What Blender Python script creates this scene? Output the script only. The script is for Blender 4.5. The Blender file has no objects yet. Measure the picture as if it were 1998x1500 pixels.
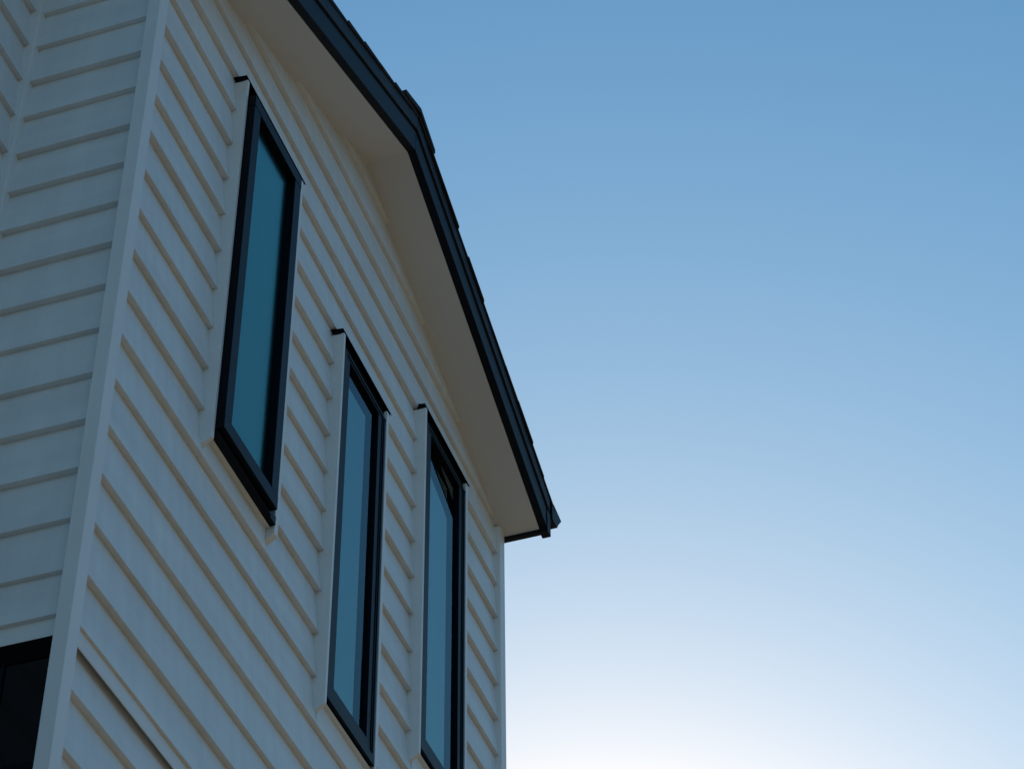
import bpy, bmesh, math, random
from mathutils import Vector, Matrix

random.seed(7)
scene = bpy.context.scene
col = scene.collection

# ------------------------------------------------------------------ camera
EYE = 1.6                                   # camera height above the ground
cam_d = bpy.data.cameras.new("camera")
cam = bpy.data.objects.new("camera", cam_d)
col.objects.link(cam)
RX = Vector((0.31714863, -0.94832727, -0.00959824))     # image right
DN = Vector((0.64160673, 0.22200328, -0.73420389))      # image down
FW = Vector((0.69839641, 0.22669346, 0.6788612))        # viewing direction
m3 = Matrix((RX, -DN, -FW)).transposed()
cam.matrix_world = Matrix.Translation((0, 0, EYE)) @ m3.to_4x4()
cam_d.sensor_width = 36.0
cam_d.lens = 36.0 * 4622.0 / 1998.0
cam_d.clip_start = 0.05
cam_d.clip_end = 2000
scene.camera = cam

# ------------------------------------------------------------------ sky, sun
SUN = Vector((0.8741, 0.2467, 0.4184)).normalized()
SUN_EL = math.asin(SUN.z)
SUN_AZ = math.atan2(SUN.x, SUN.y)
world = bpy.data.worlds.new("World")
scene.world = world
world.use_nodes = True
wn = world.node_tree
bg = wn.nodes["Background"]
sky = wn.nodes.new("ShaderNodeTexSky")
sky.sky_type = 'NISHITA'
sky.sun_disc = False
sky.sun_elevation = SUN_EL
sky.sun_rotation = SUN_AZ
sky.altitude = 0
sky.air_density = 1.0
sky.dust_density = 0.3
sky.ozone_density = 1.0
# colour response of the clear sky, per channel, plus the bright aureole round the low sun
def wnode(t, **kw):
    n = wn.nodes.new(t)
    for k_, v_ in kw.items(): setattr(n, k_, v_)
    return n
sep = wnode("ShaderNodeSeparateColor")
comb = wnode("ShaderNodeCombineColor")
wn.links.new(sky.outputs[0], sep.inputs[0])
for i, (k_, g_) in enumerate(((2.246, 1.5), (1.662, 1.1), (1.334, 0.85))):
    pw = wnode("ShaderNodeMath", operation='POWER')
    pw.inputs[1].default_value = g_
    wn.links.new(sep.outputs[i], pw.inputs[0])
    ml = wnode("ShaderNodeMath", operation='MULTIPLY')
    ml.inputs[1].default_value = k_ * 10.0 * 0.1 ** g_
    wn.links.new(pw.outputs[0], ml.inputs[0])
    wn.links.new(ml.outputs[0], comb.inputs[i])
geo = wnode("ShaderNodeTexCoord")
dot = wnode("ShaderNodeVectorMath", operation='DOT_PRODUCT')
dot.inputs[1].default_value = SUN
wn.links.new(geo.outputs['Generated'], dot.inputs[0])
acos = wnode("ShaderNodeMath", operation='ARCCOSINE')
wn.links.new(dot.outputs['Value'], acos.inputs[0])
sq = wnode("ShaderNodeMath", operation='POWER')
sq.inputs[1].default_value = 2.0
wn.links.new(acos.outputs[0], sq.inputs[0])
mg = wnode("ShaderNodeMath", operation='MULTIPLY')
mg.inputs[1].default_value = -1.0 / math.radians(5.0) ** 2
wn.links.new(sq.outputs[0], mg.inputs[0])
ex = wnode("ShaderNodeMath", operation='EXPONENT')
wn.links.new(mg.outputs[0], ex.inputs[0])
au = wnode("ShaderNodeMix", data_type='RGBA', blend_type='ADD')
au.inputs['Factor'].default_value = 1.0
gl = wnode("ShaderNodeVectorMath", operation='SCALE')
gl.inputs[0].default_value = (12.1, 9.8, 0.5)
wn.links.new(ex.outputs[0], gl.inputs['Scale'])
wn.links.new(comb.outputs[0], au.inputs['A'])
wn.links.new(gl.outputs[0], au.inputs['B'])
wn.links.new(au.outputs['Result'], bg.inputs[0])
bg.inputs[1].default_value = 0.1

sun_d = bpy.data.lights.new("sun", 'SUN')
sun_d.energy = 2.2
sun_d.angle = math.radians(0.5)
sun_d.color = (1.0, 0.93, 0.82)
sun = bpy.data.objects.new("sun", sun_d)
col.objects.link(sun)
sun.rotation_euler = SUN.to_track_quat('Z', 'Y').to_euler()
sun.location = (20, 10, 30)

vs = scene.view_settings
vs.view_transform = 'Standard'
vs.look = 'None'
vs.exposure = 0.0
vs.gamma = 1.0

# ------------------------------------------------------------------ materials
def new_mat(name):
    m = bpy.data.materials.new(name)
    m.use_nodes = True
    return m, m.node_tree, m.node_tree.nodes["Principled BSDF"]

def mottled(name, c, rough, amount=0.08, scale=6.0, bump=0.0, bscale=200.0, spec=0.5, stretch=(1, 1, 1), metal=0.0):
    m, nt, p = new_mat(name)
    tc = nt.nodes.new("ShaderNodeTexCoord")
    mp = nt.nodes.new("ShaderNodeMapping")
    mp.inputs['Scale'].default_value = stretch
    nt.links.new(tc.outputs['Object'], mp.inputs[0])
    n = nt.nodes.new("ShaderNodeTexNoise")
    n.inputs['Scale'].default_value = scale
    n.inputs['Detail'].default_value = 6
    n.inputs['Roughness'].default_value = 0.6
    nt.links.new(mp.outputs[0], n.inputs['Vector'])
    r = nt.nodes.new("ShaderNodeMapRange")
    r.inputs['From Min'].default_value = 0.3
    r.inputs['From Max'].default_value = 0.7
    r.inputs['To Min'].default_value = 1.0 - amount
    r.inputs['To Max'].default_value = 1.0 + amount
    nt.links.new(n.outputs[0], r.inputs[0])
    mx = nt.nodes.new("ShaderNodeMix")
    mx.data_type = 'RGBA'
    mx.blend_type = 'MULTIPLY'
    mx.inputs['Factor'].default_value = 1.0
    mx.inputs['A'].default_value = (*c, 1)
    nt.links.new(r.outputs[0], mx.inputs['B'])
    nt.links.new(mx.outputs['Result'], p.inputs['Base Color'])
    p.inputs['Roughness'].default_value = rough
    p.inputs['Specular IOR Level'].default_value = spec
    p.inputs['Metallic'].default_value = metal
    if bump > 0:
        n2 = nt.nodes.new("ShaderNodeTexNoise")
        n2.inputs['Scale'].default_value = bscale
        n2.inputs['Detail'].default_value = 4
        nt.links.new(mp.outputs[0], n2.inputs['Vector'])
        b = nt.nodes.new("ShaderNodeBump")
        b.inputs['Strength'].default_value = bump
        b.inputs['Distance'].default_value = 0.004
        nt.links.new(n2.outputs[0], b.inputs['Height'])
        nt.links.new(b.outputs[0], p.inputs['Normal'])
    return m

def weather(m, board=0.035, streak=0.05):
    """tone differences from board to board and faint vertical rain streaks, multiplied into the paint colour"""
    nt = m.node_tree
    p = nt.nodes["Principled BSDF"]
    src = p.inputs['Base Color'].links[0].from_socket
    tc = nt.nodes.new("ShaderNodeTexCoord")
    for scl, amt, det in (((0.35, 0.35, 14.0), board, 1.0), ((22.0, 22.0, 0.55), streak, 5.0), ((1.1, 1.1, 1.6), 0.03, 3.0)):
        mp = nt.nodes.new("ShaderNodeMapping")
        mp.inputs['Scale'].default_value = scl
        nt.links.new(tc.outputs['Object'], mp.inputs[0])
        n = nt.nodes.new("ShaderNodeTexNoise")
        n.inputs['Scale'].default_value = 1.0
        n.inputs['Detail'].default_value = det
        nt.links.new(mp.outputs[0], n.inputs['Vector'])
        r = nt.nodes.new("ShaderNodeMapRange")
        r.inputs['From Min'].default_value = 0.32
        r.inputs['From Max'].default_value = 0.68
        r.inputs['To Min'].default_value = 1.0 - amt
        r.inputs['To Max'].default_value = 1.0 + amt * 0.5
        nt.links.new(n.outputs[0], r.inputs[0])
        mx = nt.nodes.new("ShaderNodeMix")
        mx.data_type = 'RGBA'
        mx.blend_type = 'MULTIPLY'
        mx.inputs['Factor'].default_value = 1.0
        nt.links.new(src, mx.inputs['A'])
        nt.links.new(r.outputs[0], mx.inputs['B'])
        src = mx.outputs['Result']
    nt.links.new(src, p.inputs['Base Color'])
    return m
M_BOARD = weather(mottled("white_weatherboard_paint", (0.735, 0.77, 0.775), 0.5, 0.035, 3.0, 0.12, 60, 0.4, (1, 1, 3)))
M_TRIM = mottled("white_trim_paint", (0.75, 0.78, 0.78), 0.45, 0.03, 4.0, 0.06, 90, 0.4)
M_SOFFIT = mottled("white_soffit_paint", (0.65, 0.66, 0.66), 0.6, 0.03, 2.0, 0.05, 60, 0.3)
M_FRAME = mottled("black_powdercoat", (0.003, 0.0045, 0.008), 0.36, 0.1, 20.0, 0.04, 600, 0.07)
M_BARGE = mottled("charcoal_colour_steel", (0.005, 0.008, 0.014), 0.5, 0.12, 5.0, 0.05, 80, 0.12)
M_CAP = mottled("charcoal_brushed_cap", (0.013, 0.018, 0.025), 0.55, 0.5, 9.0, 0.4, 60, 0.16, (9, 9, 0.7))
M_SHINGLE = mottled("asphalt_shingle", (0.016, 0.017, 0.019), 0.85, 0.35, 30.0, 0.8, 260, 0.3)
M_GAP = mottled("black_wrap_and_gap_shade", (0.003, 0.003, 0.003), 0.9, 0.1, spec=0.05)  # wall wrap, also the black that paints shade in window head recesses
M_ROOM = mottled("room_plaster", (0.45, 0.44, 0.42), 0.8, 0.05)
M_BLACKGLASS = mottled("dark_panel", (0.002, 0.0025, 0.0035), 0.15, 0.05, 3, 0.0, 1, 0.16)
M_GROUND = mottled("sunlit_ground", (0.38, 0.23, 0.11), 0.9, 0.25, 0.35, 0.3, 9)

def glass(name, rough, tint, through, gain=None):
    m, nt, p = new_mat(name)
    nt.nodes.remove(p)
    out = nt.nodes["Material Output"]
    g = nt.nodes.new("ShaderNodeBsdfGlossy")
    g.inputs['Color'].default_value = (*tint, 1)
    g.inputs['Roughness'].default_value = rough
    tcg = nt.nodes.new("ShaderNodeTexCoord")
    nz = nt.nodes.new("ShaderNodeTexNoise")
    nz.inputs['Scale'].default_value = 2.2
    nz.inputs['Detail'].default_value = 1.0
    bz = nt.nodes.new("ShaderNodeBump")
    bz.inputs['Strength'].default_value = 0.25
    bz.inputs['Distance'].default_value = 0.01
    nt.links.new(tcg.outputs['Object'], nz.inputs['Vector'])
    nt.links.new(nz.outputs[0], bz.inputs['Height'])
    nt.links.new(bz.outputs[0], g.inputs['Normal'])
    t = nt.nodes.new("ShaderNodeBsdfTransparent")
    t.inputs['Color'].default_value = (*through, 1)
    geo_ = nt.nodes.new("ShaderNodeNewGeometry")
    dt = nt.nodes.new("ShaderNodeVectorMath"); dt.operation = 'DOT_PRODUCT'
    nt.links.new(geo_.outputs['Incoming'], dt.inputs[0])
    nt.links.new(geo_.outputs['Normal'], dt.inputs[1])
    def mth(op, a_, b_=None):
        n_ = nt.nodes.new("ShaderNodeMath"); n_.operation = op
        for i_, v_ in enumerate((a_, b_)):
            if v_ is None: continue
            if isinstance(v_, (int, float)): n_.inputs[i_].default_value = v_
            else: nt.links.new(v_, n_.inputs[i_])
        return n_.outputs[0]
    cs = mth('ABSOLUTE', dt.outputs['Value'])
    sch = mth('ADD', mth('MULTIPLY', mth('POWER', mth('SUBTRACT', 1.0, cs), 5.0), 0.957), 0.043)
    rf = mth('DIVIDE', mth('MULTIPLY', sch, 2.0), mth('ADD', sch, 1.0))    # two faces of one sheet
    if gain is not None:                      # coated or plain sheet: base reflectance plus a share of the Fresnel rise
        rf = mth('MINIMUM', mth('ADD', mth('MULTIPLY', sch, gain[1]), gain[0]), 1.0)
    mx = nt.nodes.new("ShaderNodeMixShader")
    nt.links.new(rf, mx.inputs[0])
    nt.links.new(t.outputs[0], mx.inputs[1])
    nt.links.new(g.outputs[0], mx.inputs[2])
    nt.links.new(mx.outputs[0], out.inputs[0])
    return m
M_GLASS = glass("clear_low_e_glass", 0.0, (0.60, 0.80, 0.86), (0.90, 0.95, 0.95), (0.0, 0.85))
M_GLASS_IN = glass("coated_inner_glass", 0.0, (0.32, 0.45, 0.42), (0.6, 0.7, 0.7), (0.40, 0.9))
M_FROST = glass("satin_low_e_glass", 0.2, (0.40, 0.85, 0.80), (0.4, 0.55, 0.6), (0.03, 1.7))

# ------------------------------------------------------------------ helpers
ORI = Vector((5.105, 2.2, 0.0))
def W(x, y, z):
    """building coordinates: y is the distance in FRONT of the board plane, z above the eye"""
    return Vector((x, 2.2 - y, z + EYE)) - ORI

def link(name, bm, mat, parent=None, bevel=0.0, smooth=False):
    if len(bm.faces) > 1:
        bmesh.ops.recalc_face_normals(bm, faces=bm.faces)
    else:                                     # a single pane faces out of the wall
        bm.normal_update()
        for f in bm.faces:
            if f.normal.y > 0: f.normal_flip()
    me = bpy.data.meshes.new(name)
    bm.to_mesh(me)
    bm.free()
    me.materials.append(mat)
    o = bpy.data.objects.new(name, me)
    col.objects.link(o)
    if parent is not None:
        o.parent = parent
    if bevel > 0:
        b = o.modifiers.new("bevel", 'BEVEL')
        b.width = bevel
        b.segments = 2
        b.limit_method = 'ANGLE'
        b.angle_limit = math.radians(40)
    if smooth:
        for p in me.polygons:
            p.use_smooth = True
    return o

def hexa(bm, pts):
    """8 points: bottom ring 0-3, top ring 4-7"""
    v = [bm.verts.new(p) for p in pts]
    for f in ((0, 1, 2, 3), (7, 6, 5, 4), (0, 4, 5, 1), (1, 5, 6, 2), (2, 6, 7, 3), (3, 7, 4, 0)):
        bm.faces.new([v[i] for i in f])

def box(bm, x0, x1, y0, y1, z0, z1):
    hexa(bm, [W(x0, y0, z0), W(x1, y0, z0), W(x1, y1, z0), W(x0, y1, z0),
              W(x0, y0, z1), W(x1, y0, z1), W(x1, y1, z1), W(x0, y1, z1)])

def prism(bm, ring_a, ring_b):
    a = [bm.verts.new(p) for p in ring_a]
    b = [bm.verts.new(p) for p in ring_b]
    n = len(a)
    bm.faces.new(a)
    bm.faces.new(b[::-1])
    for i in range(n):
        bm.faces.new((a[i], b[i], b[(i + 1) % n], a[(i + 1) % n]))

def cut(intervals, a, b):
    out = []
    for s, e in intervals:
        if b <= s or a >= e:
            out.append((s, e))
        else:
            if a > s: out.append((s, a))
            if b < e: out.append((b, e))
    return out

PITCH = 0.15026
def cladding(bm, u0, u1, zs, place, holes=(), ztop=None, tilt=0.016, jitter=0.0005, rake=None):
    """lapped boards. zs = lower edges. place(u, d, z): d = distance proud of the wall line"""
    for zb in zs:
        zt = zb + PITCH + 0.012
        if ztop is not None: zt = min(zt, ztop)
        j = random.uniform(-jitter, jitter)
        gap = random.random() < 0.4
        ua, ub = u0, u1
        if rake is not None:                  # boards end inside the roof thickness along both slopes
            half = (rake[1] + 0.165 - zt) / rake[2]
            ua, ub = max(u0, rake[0] - half), min(u1, rake[0] + half)
            if ub - ua < 0.02: continue
        us = sorted({ua, ub, *[h for H in holes for h in H[:2] if ua < h < ub and H[2] < zt and H[3] > zb]})
        lift = 0.0030 if gap else 0.0
        def d(u, z):
            return j + 0.0005 * math.sin(u * 2.3 + zb * 9) - (tilt + lift) * (z - zb) / PITCH
        cells = []                            # merge neighbouring cells with the same height range
        for s, e in zip(us, us[1:]):
            iv = [(zb, zt)]
            for (h0, h1, hz0, hz1) in holes:
                if h0 < (s + e) / 2 < h1:
                    iv = cut(iv, hz0, hz1)
            for a, b in iv:
                if cells and cells[-1][1] == s and cells[-1][2:] == (a, b):
                    cells[-1] = (cells[-1][0], e, a, b)
                else:
                    cells.append((s, e, a, b))
        for s, e, a, b in cells:
            n = max(1, int((e - s) / 0.4))
            rings = []
            for k in range(n + 1):
                p = s + (e - s) * k / n
                rings.append([bm.verts.new(q) for q in (place(p, d(p, a), a), place(p, d(p, b), b), place(p, -0.045, b), place(p, -0.045, a))])
            bm.faces.new(rings[0])
            bm.faces.new(rings[-1][::-1])
            for r, t in zip(rings, rings[1:]):
                for k in range(4):
                    bm.faces.new((r[k], t[k], t[(k + 1) % 4], r[(k + 1) % 4]))


# ------------------------------------------------------------------ the house
house = bpy.data.objects.new("house", None)
house.location = ORI
col.objects.link(house)
house["label"] = "white weatherboard house gable with black framed narrow windows and dark roof edge"
house["category"] = "house"

SL = 0.391                                   # roof slope (rise over run)
AX, AZ = 5.168, 6.243                         # soffit apex
XL, XR = 3.604, 6.629                        # outer faces of the bay
JZ0, JZ1 = 3.119, 3.165                      # joint between the storeys
E0L, E0R = 3.56, 6.658                       # eave ends of the gable roof

# windows: X0, X1, Z0, Z1 of the frame
WINS = [dict(x0=4.165, x1=4.571, z0=4.125, z1=5.525, zb=4.0539, za=4.124, kind='awning'),
        dict(x0=4.990, x1=5.364, z0=3.846, z1=5.218, zb=3.7534, za=3.832, kind='fixed'),
        dict(x0=5.733, x1=6.146, z0=4.152, z1=5.535, zb=4.0539, za=4.138, kind='fixed')]
TL, TR = 0.014, 0.030                        # facing boards left and right
holes = []
for w in WINS:
    tr = 0.026 if w['kind'] == 'awning' else 0.022
    w['tr'] = tr
    holes.append((w['x0'], w['x1'] + 0.002, w['zb'] - 0.0005, w['z1'] + 0.022))
    holes.append((w['x0'] - TL, w['x0'], w['za'] - 0.040, w['z1'] + 0.022))
    holes.append((w['x1'] + 0.002, w['x1'] + tr, w['za'] - 0.040, w['z1'] + 0.022))

# --- gable wall: boards from the joint up to the soffit, and below the joint
front = lambda u, d, z: W(u, d, z)
bm = bmesh.new()
zs_up = [5.256 - k * PITCH for k in range(-8, 14)] + [JZ1]
zs_up = [z for z in zs_up if z > JZ1 + 0.06] 
cladding(bm, XL + 0.041, XR - 0.03, zs_up, front, holes, ztop=AZ + 0.05, rake=(AX, AZ, SL))
# last board above the joint, thinner lower lip
cladding(bm, XL + 0.041, XR - 0.03, [JZ1], lambda u, d, z: W(u, d - 0.003, z), (), ztop=3.303 + 0.012)
zs_lo = [3.016 - k * PITCH for k in range(0, 31)]
cladding(bm, XL + 0.041, XR - 0.03, zs_lo, lambda u, d, z: W(u, d - 0.019, z), (), ztop=JZ0 + 0.030)
gable_wall = link("gable_wall", bm, M_BOARD, house, bevel=0.0012)

bm = bmesh.new()                              # flat band over the open joint, in two lengths
box(bm, XL + 0.041, 4.10, -0.0145, -0.011, JZ0, JZ1 + 0.004)
box(bm, 4.1015, XR - 0.03, -0.0155, -0.0122, JZ0 + 0.001, JZ1 + 0.004)
link("joint_band", bm, M_TRIM, house, bevel=0.001)

# --- structural wall behind the boards, with the window openings
def grid_wall(bm, u0, u1, z0, z1, hs, fn):
    us = sorted({u0, u1, *[h for H in hs for h in H[:2]]})
    zz = sorted({z0, z1, *[h for H in hs for h in H[2:4]]})
    for a, b in zip(us, us[1:]):
        for c, d in zip(zz, zz[1:]):
            if any(H[0] < (a + b) / 2 < H[1] and H[2] < (c + d) / 2 < H[3] for H in hs):
                continue
            fn(bm, a, b, c, d)
bm = bmesh.new()
open_holes = [(w['x0'] + 0.004, w['x1'] - 0.004, w['z0'] + 0.004, w['z1'] - 0.004) for w in WINS]
grid_wall(bm, XL + 0.12, XR - 0.03, -EYE, 5.72, open_holes, lambda b, a, c, d, e: box(b, a, c, -0.17, -0.048, d, e))
link("wall_lining", bm, M_GAP, house)

# --- corner boards of the bay
bm = bmesh.new()
box(bm, XL, 3.651, -0.02, 0.018, -EYE, 5.74)                # left arris, front leg
link("corner_board", bm, M_TRIM, house, bevel=0.0018)
bm = bmesh.new()
box(bm, 6.575, XR, -0.03, 0.010, -EYE, 5.684)
link("corner_board", bm, M_TRIM, house, bevel=0.0018)

# --- return wall (faces -X) and the main wall beside it
XS = 3.622                                   # board plane of the return
YM = -0.383                                  # board plane of the main wall (y in front of the bay plane)
side = lambda u, d, z: W(XS - d, u, z)
zs_side = [5.235 - k * PITCH for k in range(-4, 14)]
zs_side = [z for z in zs_side if z > 3.159 + 0.05] + [3.159]
bm = bmesh.new()
cladding(bm, YM + 0.012, -0.018, zs_side, side, (), ztop=5.74)
link("return_wall", bm, M_BOARD, house, bevel=0.0012)
bm = bmesh.new()
box(bm, XS + 0.012, XS + 0.020, YM + 0.002, -0.0202, 3.110, 3.160)
link("joint_band", bm, M_TRIM, house, bevel=0.001)

bm = bmesh.new()
main = lambda u, d, z: W(u, YM + d, z)
zs_main = [5.235 - k * PITCH for k in range(-4, 46)]
zs_main = [z for z in zs_main if z > -EYE - 0.1]
cladding(bm, -6.0, XS - 0.012, zs_main, main, (), ztop=5.74, jitter=0.0003)
link("main_wall", bm, M_BOARD, house)
bm = bmesh.new()
box(bm, XS - 0.014, XS + 0.03, YM - 0.03, YM + 0.014, 3.16, 5.74)
link("corner_stop", bm, M_TRIM, house, bevel=0.004)
bm = bmesh.new()
box(bm, -6.0, XS, YM - 0.17, YM - 0.05, -EYE, 5.7)
box(bm, -6.1, -6.0, -8, YM, -EYE, 5.7)
box(bm, -6.0, XR - 0.05, -8.1, -8, -EYE, 5.7)
link("main_wall_core", bm, M_BOARD, house)
# right hand end wall, lit by the sun
bm = bmesh.new()
cladding(bm, -8.0, -0.03, [5.256 - k * PITCH for k in range(-2, 46)], lambda u, d, z: W(XR - 0.018 + d, u, z), (), ztop=5.68)
link("end_wall", bm, M_BOARD, house)

# --- dark glazed unit low on the return
door = bmesh.new()
dy0, dy1 = YM + 0.0, -0.0204
box(door, XS + 0.008, XS + 0.020, dy0, dy1, 2.765, 2.785)      # transom
box(door, XS + 0.010, XS + 0.020, -0.152, -0.146, 0.0, 3.06)   # centre seam
box(door, XS + 0.008, XS + 0.020, dy0, dy1, -EYE, -1.4)
narrow = link("narrow_window", door, M_FRAME, house, bevel=0.0015)
bm = bmesh.new()
box(bm, XS + 0.0125, XS + 0.022, dy0, dy1, 3.056, 3.1096)  # black box painting the shade of the recess above the pane
link("head_recess_shade", bm, M_GAP, narrow)
bm = bmesh.new()
box(bm, XS + 0.016, XS + 0.0205, dy0, dy1, -1.4, 3.056)
link("pane", bm, M_BLACKGLASS, narrow)
bm = bmesh.new()
box(bm, XS + 0.095, XS + 0.13, YM, -0.05, -EYE, 5.7)
link("return_wall_core", bm, M_GAP, house)

# --- windows
def quad(bm, x0, x1, y, z0, z1):
    bm.faces.new([bm.verts.new(W(*p)) for p in ((x0, y, z0), (x1, y, z0), (x1, y, z1), (x0, y, z1))])

def make_window(w):
    x0, x1, z0, z1, tr = w['x0'], w['x1'], w['z0'], w['z1'], w['tr']
    awn = w['kind'] == 'awning'
    fy, fb, fw = (0.030 if awn else 0.024), -0.10, 0.030   # outer frame: face, back, jamb width
    zt = z1 + 0.026                           # underside of the head flashing
    zh = z1 - (0.051 if awn else 0.031)       # top of the visible head
    bm = bmesh.new()
    box(bm, x0, x0 + fw, fb, fy, z0 + fw, zh - 0.010)
    box(bm, x1 - fw - (0.03 if awn else 0), x1, fb, fy - (0.006 if awn else 0), z0 + fw, zh - 0.010)
    if awn:
        box(bm, x0, x1, fb, 0.010, zh - 0.010, zh + 0.02)
    else:
        box(bm, x0, x1, fb, fy + 0.001, zh - 0.010, zh)
        box(bm, x1 - fw + 0.009, x1 - fw + 0.012, fy - 0.001, fy + 0.003, z0 + fw, zh - 0.010)
    box(bm, x0, x1, fb, fy + 0.001, z0, z0 + fw)
    win = link("window", bm, M_FRAME, house, bevel=0.002)
    # sash
    if awn:
        sy, sw, st = 0.052, 0.046, 0.046
        a, b, c, d = x0 + 0.001, x1 - 0.042, z0 + 0.016, zh
        gy, sb = sy - 0.021, 0.012
    else:
        sy, sw, st = 0.0215, 0.030, 0.010
        a, b, c, d = x0 + fw + 0.0005, x1 - fw - 0.0005, z0 + fw + 0.0005, zh - 0.0105
        gy, sb = sy - 0.0125, -0.035
    bm = bmesh.new()
    box(bm, a, a + sw, sb, sy, c + sw, d - st)
    box(bm, b - sw, b, sb, sy, c + sw, d - st)
    box(bm, a, b, sb, sy + 0.0008, c, c + sw)
    box(bm, a, b, sb, sy + 0.0008, d - st, d)
    link("sash", bm, M_FRAME, win, bevel=0.002)
    bm = bmesh.new()
    quad(bm, a + sw - 0.006, b - sw + 0.006, gy, c + sw - 0.006, d - st + 0.006)
    link("pane", bm, M_FROST if awn else M_GLASS, win)
    if not awn:                               # inner pane of the double glazing
        bm = bmesh.new()
        quad(bm, a + sw - 0.006, b - sw + 0.006, gy - 0.011, c + sw - 0.006, d - st + 0.006)
        link("pane", bm, M_GLASS_IN, win)
    # sill
    bm = bmesh.new()
    if awn:
        prof = [(0.020, z0 - 0.003), (0.033, z0 - 0.004), (0.0365, z0 + 0.001), (0.0365, z0 + 0.006), (0.033, z0 + 0.011), (0.020, z0 + 0.011)]
    else:
        prof = [(0.016, z0 - 0.004), (0.0255, z0 - 0.005), (0.0265, z0 - 0.0005), (0.016, z0 - 0.0005)]
    xe = b if awn else x1 - 0.002
    prism(bm, [W(x0 + 0.002, y, z) for y, z in prof], [W(xe, y, z) for y, z in prof])
    link("sill", bm, M_FRAME, win, bevel=0.0015)
    # facing boards: left, right and the narrow one under the sill
    ty = 0.028
    def leg(xa, xb, yy):
        bm = bmesh.new()
        prism(bm, [W(xa, -0.04, w['za'] - 0.068), W(xa, yy, w['za'] - 0.022), W(xa, yy, z1 + 0.012), W(xa, -0.04, z1 + 0.012)],
              [W(xb, -0.04, w['za'] - 0.068), W(xb, yy, w['za'] - 0.022), W(xb, yy, z1 + 0.012), W(xb, -0.04, z1 + 0.012)])
        link("facing_board", bm, M_TRIM, win, bevel=0.0015)
    leg(x0 - TL, x0 - 0.0005, ty)
    leg(x1 + 0.0025, x1 + tr, ty - 0.001 if awn else 0.0255)
    bm = bmesh.new()
    za, zb = w['za'], w['zb']
    ring = [(-0.03, zb), (0.0005, zb), (0.002, za), (0.0135, za), (0.0135, z0 + 0.012), (-0.03, z0 + 0.012)]
    if not awn: ring[4:] = [(0.0135, z0 - 0.006), (-0.03, z0 - 0.006)]
    prism(bm, [W(x0, y, z) for y, z in ring], [W(x1 + 0.002, y, z) for y, z in ring])
    link("apron", bm, M_TRIM, win, bevel=0.0015)
    # head flashing with a turned down lip and closed ends
    bm = bmesh.new()
    fx0, fx1 = x0 - TL - 0.006, x1 + tr + 0.016
    prof = [(-0.04, zt + 0.010), (0.026, zt), (0.028, zt - 0.008), (0.0267, zt - 0.008), (0.0245, zt - 0.0018), (-0.04, zt + 0.008)]
    prism(bm, [W(fx0, y, z) for y, z in prof], [W(fx1, y, z) for y, z in prof])
    box(bm, fx0 + 0.003, fx0 + 0.011, -0.004, 0.019, zt - 0.016, zt - 0.001)
    box(bm, fx1 - 0.014, fx1 - 0.006, -0.008, 0.022, zt - 0.014, zt - 0.002)
    link("head_flashing", bm, M_FRAME, win)
    bm = bmesh.new()  # black block painting the shade in the gap under the flashing
    box(bm, x0, x1 + 0.002, -0.03, 0.006 if awn else 0.014, (zh + 0.0205) if awn else zh + 0.0005, zt + 0.004)
    link("head_gap_shade", bm, M_GAP, win)
    if awn: win["label"] = "narrow window with satin glass in a projecting sash"
    return win
for w in WINS:
    make_window(w)

# --- room behind the windows
bm = bmesh.new()
box(bm, 3.72, 6.48, -3.0, -0.18, 3.1, 5.65)
for f in list(bm.faces):
    if abs(f.calc_center_median().y - W(0, -0.18, 0).y) < 0.01:
        bm.faces.remove(f)
link("room", bm, M_ROOM, house)

# --- raked soffit, barge boards, caps, roof
def raked(bm, sx, y0, y1, o0, o1, xe=None):
    """a piece following one slope. sx: -1 left, +1 right; o0..o1 vertical offsets from the soffit line"""
    xe = xe if xe is not None else (E0L if sx < 0 else E0R)
    ze = AZ - SL * abs(AX - xe)
    prism(bm, [W(AX, y0, AZ + o0), W(AX, y1, AZ + o0), W(AX, y1, AZ + o1), W(AX, y0, AZ + o1)],
          [W(xe, y0, ze + o0), W(xe, y1, ze + o0), W(xe, y1, ze + o1), W(xe, y0, ze + o1)])

bm = bmesh.new()
for s in (-1, 1):
    raked(bm, s, -0.06, 0.1485, 0.0, 0.02, None if s < 0 else 6.6305)
link("soffit", bm, M_SOFFIT, house)
for s in (-1, 1):
    bm = bmesh.new()
    raked(bm, s, 0.147, 0.178, 0.003, 0.099)
    if s > 0:                                 # plumb end cap
        box(bm, 6.6305, E0R + 0.014, 0.1475, 0.1815, 5.656, 5.765)
    link("barge_board", bm, M_BARGE, house, bevel=0.002)
    bm = bmesh.new()
    
    raked(bm, s, 0.10, 0.1845, 0.1085, 0.172, None)
    link("barge_cap", bm, M_CAP, house, bevel=0.002)

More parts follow.
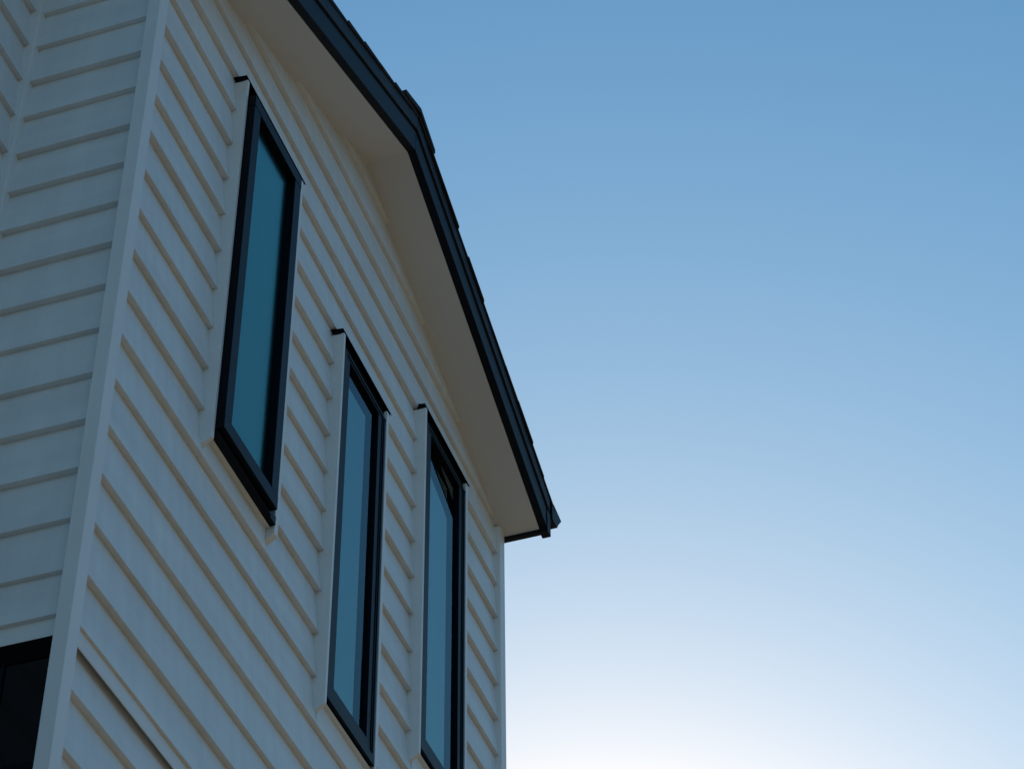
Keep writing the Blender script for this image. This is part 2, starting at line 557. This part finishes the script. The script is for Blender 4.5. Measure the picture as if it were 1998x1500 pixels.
# shingled roof: lapped courses on both slopes
roof_bm = bmesh.new()
EXPO = 0.142
RY0, RY1 = 0.192, -1.75
for s in (-1, 1):
    xe = E0L - 0.05 if s < 0 else E0R + 0.06
    L = abs(xe - AX)
    n = int(math.ceil(L / EXPO))
    for k in range(n):
        # course k counted from the eave up; lower edge at run ra
        ra = L - k * EXPO
        rb = max(ra - EXPO - 0.03, 0.0)
        yj = RY0 + random.uniform(-0.004, 0.004)
        za, zb = AZ - SL * ra, AZ - SL * rb
        t0 = 0.1725
        up = (0.0075 if s < 0 else 0.002) + random.uniform(-0.001, 0.001)
        xa, xb = AX + s * ra, AX + s * rb
        prism(roof_bm, [W(xa, RY1, za + t0), W(xa, yj, za + t0), W(xa, yj, za + t0 + 0.012 + up), W(xa, RY1, za + t0 + 0.012 + up)],
              [W(xb, RY1, zb + t0), W(xb, yj, zb + t0), W(xb, yj, zb + t0 + 0.0100), W(xb, RY1, zb + t0 + 0.0100)])
# main roof over the long wing
def slab(bm, a, b, c, d, t):
    prism(bm, [a, b, c, d], [p + Vector((0, 0, -t)) for p in (a, b, c, d)])
yf, yb = YM + 0.15, -8.3
ym = (yf + yb) / 2
ze = 5.69 + 0.16
zr = ze + SL * (yf - ym)
slab(roof_bm, W(-6.3, yf, ze), W(XL - 0.06, yf, ze), W(XL - 0.06, ym, zr), W(-6.3, ym, zr), 0.10)
slab(roof_bm, W(XL - 0.06, -0.6, ze + SL * (yf + 0.6)), W(E0R, -0.6, ze + SL * (yf + 0.6)), W(E0R, ym, zr), W(XL - 0.06, ym, zr), 0.10)
slab(roof_bm, W(-6.3, yb, ze), W(E0R, yb, ze), W(E0R, ym, zr), W(-6.3, ym, zr), 0.10)
roof = link("roof", roof_bm, M_SHINGLE, house, bevel=0.002)
bm = bmesh.new()
# ridge caps: folded shingles lapping along the ridge
y = 0.196
k = 0
while y > -1.6:
    lift = 0.190
    for s in (-1, 1):
        r = 0.150 + random.uniform(-0.005, 0.005)
        za = AZ - SL * r
        prism(bm, [W(AX, y, AZ + lift + 0.004), W(AX, y, AZ + lift + 0.030), W(AX, y - 0.3, AZ + lift + 0.006), W(AX, y - 0.3, AZ + lift - 0.001)],
              [W(AX + s * r, y, za + lift + 0.004), W(AX + s * r, y, za + lift + 0.026), W(AX + s * r, y - 0.3, za + lift + 0.006), W(AX + s * r, y - 0.3, za + lift - 0.001)])
    y -= 0.145
    k += 1
link("ridge_cap", bm, M_SHINGLE, roof, bevel=0.0015)

# --- right eave: fascia and gutter
bm = bmesh.new()
box(bm, 6.631, 6.653, -8.0, 0.1465, 5.658, 5.76)
link("fascia", bm, M_BARGE, house, bevel=0.0015)
bm = bmesh.new()
box(bm, XR - 0.03, 6.6303, -8, -0.061, 5.675, 5.69)
link("eave_soffit", bm, M_SOFFIT, house)
GX = E0R + 0.0225
prof = [(0.0, 0.075), (0.058, 0.075), (0.076, 0.104), (0.110, 0.144), (0.115, 0.152), (0.110, 0.154), (0.104, 0.147), (0.070, 0.107), (0.055, 0.079), (0.003, 0.079), (0.003, 0.162), (0.0, 0.162)]
bm = bmesh.new()
Z0 = 5.675
prism(bm, [W(GX + x, 0.184, Z0 + z) for x, z in prof], [W(GX + x, -8.0, Z0 + z) for x, z in prof])
gutter = link("gutter", bm, M_BARGE, house, bevel=0.001)
bm = bmesh.new()
capf = prof[:5] + [(0.02, 0.162), (0.0, 0.150)]
prism(bm, [W(GX + x, 0.1842, Z0 + z) for x, z in capf], [W(GX + x, 0.1872, Z0 + z) for x, z in capf])
link("end_cap", bm, M_BARGE, gutter)

# ------------------------------------------------------------------ ground
bm = bmesh.new()
vs_ = [bm.verts.new((x, y, 0)) for x, y in ((-600, -600), (600, -600), (600, 600), (-600, 600))]
bm.faces.new(vs_)
me = bpy.data.meshes.new("ground")
bm.to_mesh(me); bm.free()
me.materials.append(M_GROUND)
ground = bpy.data.objects.new("ground", me)
col.objects.link(ground)
ground["kind"] = "structure"

# ------------------------------------------------------------------ added ring of hill shapes, out of view, blocking the low sky
M_SKY_BLOCK = mottled("sky_block_dark_green", (0.045, 0.06, 0.03), 0.95, 0.35, 0.03)
bm = bmesh.new()
NA = 144
prof = [(110, -0.5, 0.0), (135, 10, 0.35), (170, 26, 0.8), (215, 40, 1.0), (280, 46, 1.0), (380, -0.5, 0.0)]
rings = []
for r_, h_, k_ in prof:
    ring = []
    for i in range(NA):
        a_ = 2 * math.pi * i / NA
        w_ = 0.5 * math.sin(3 * a_ + 1.1) + 0.3 * math.sin(7 * a_ + 0.4) + 0.25 * math.sin(17 * a_) + 0.12 * math.sin(41 * a_ + 2)
        ring.append(bm.verts.new((r_ * math.cos(a_), r_ * math.sin(a_), h_ + k_ * 8 * w_)))
    rings.append(ring)
for r_, q_ in zip(rings, rings[1:]):
    for i in range(NA):
        bm.faces.new((r_[i], r_[(i + 1) % NA], q_[(i + 1) % NA], q_[i]))
added_sky_block = link("added_sky_block", bm, M_SKY_BLOCK, None, smooth=True)
added_sky_block["kind"] = "structure"
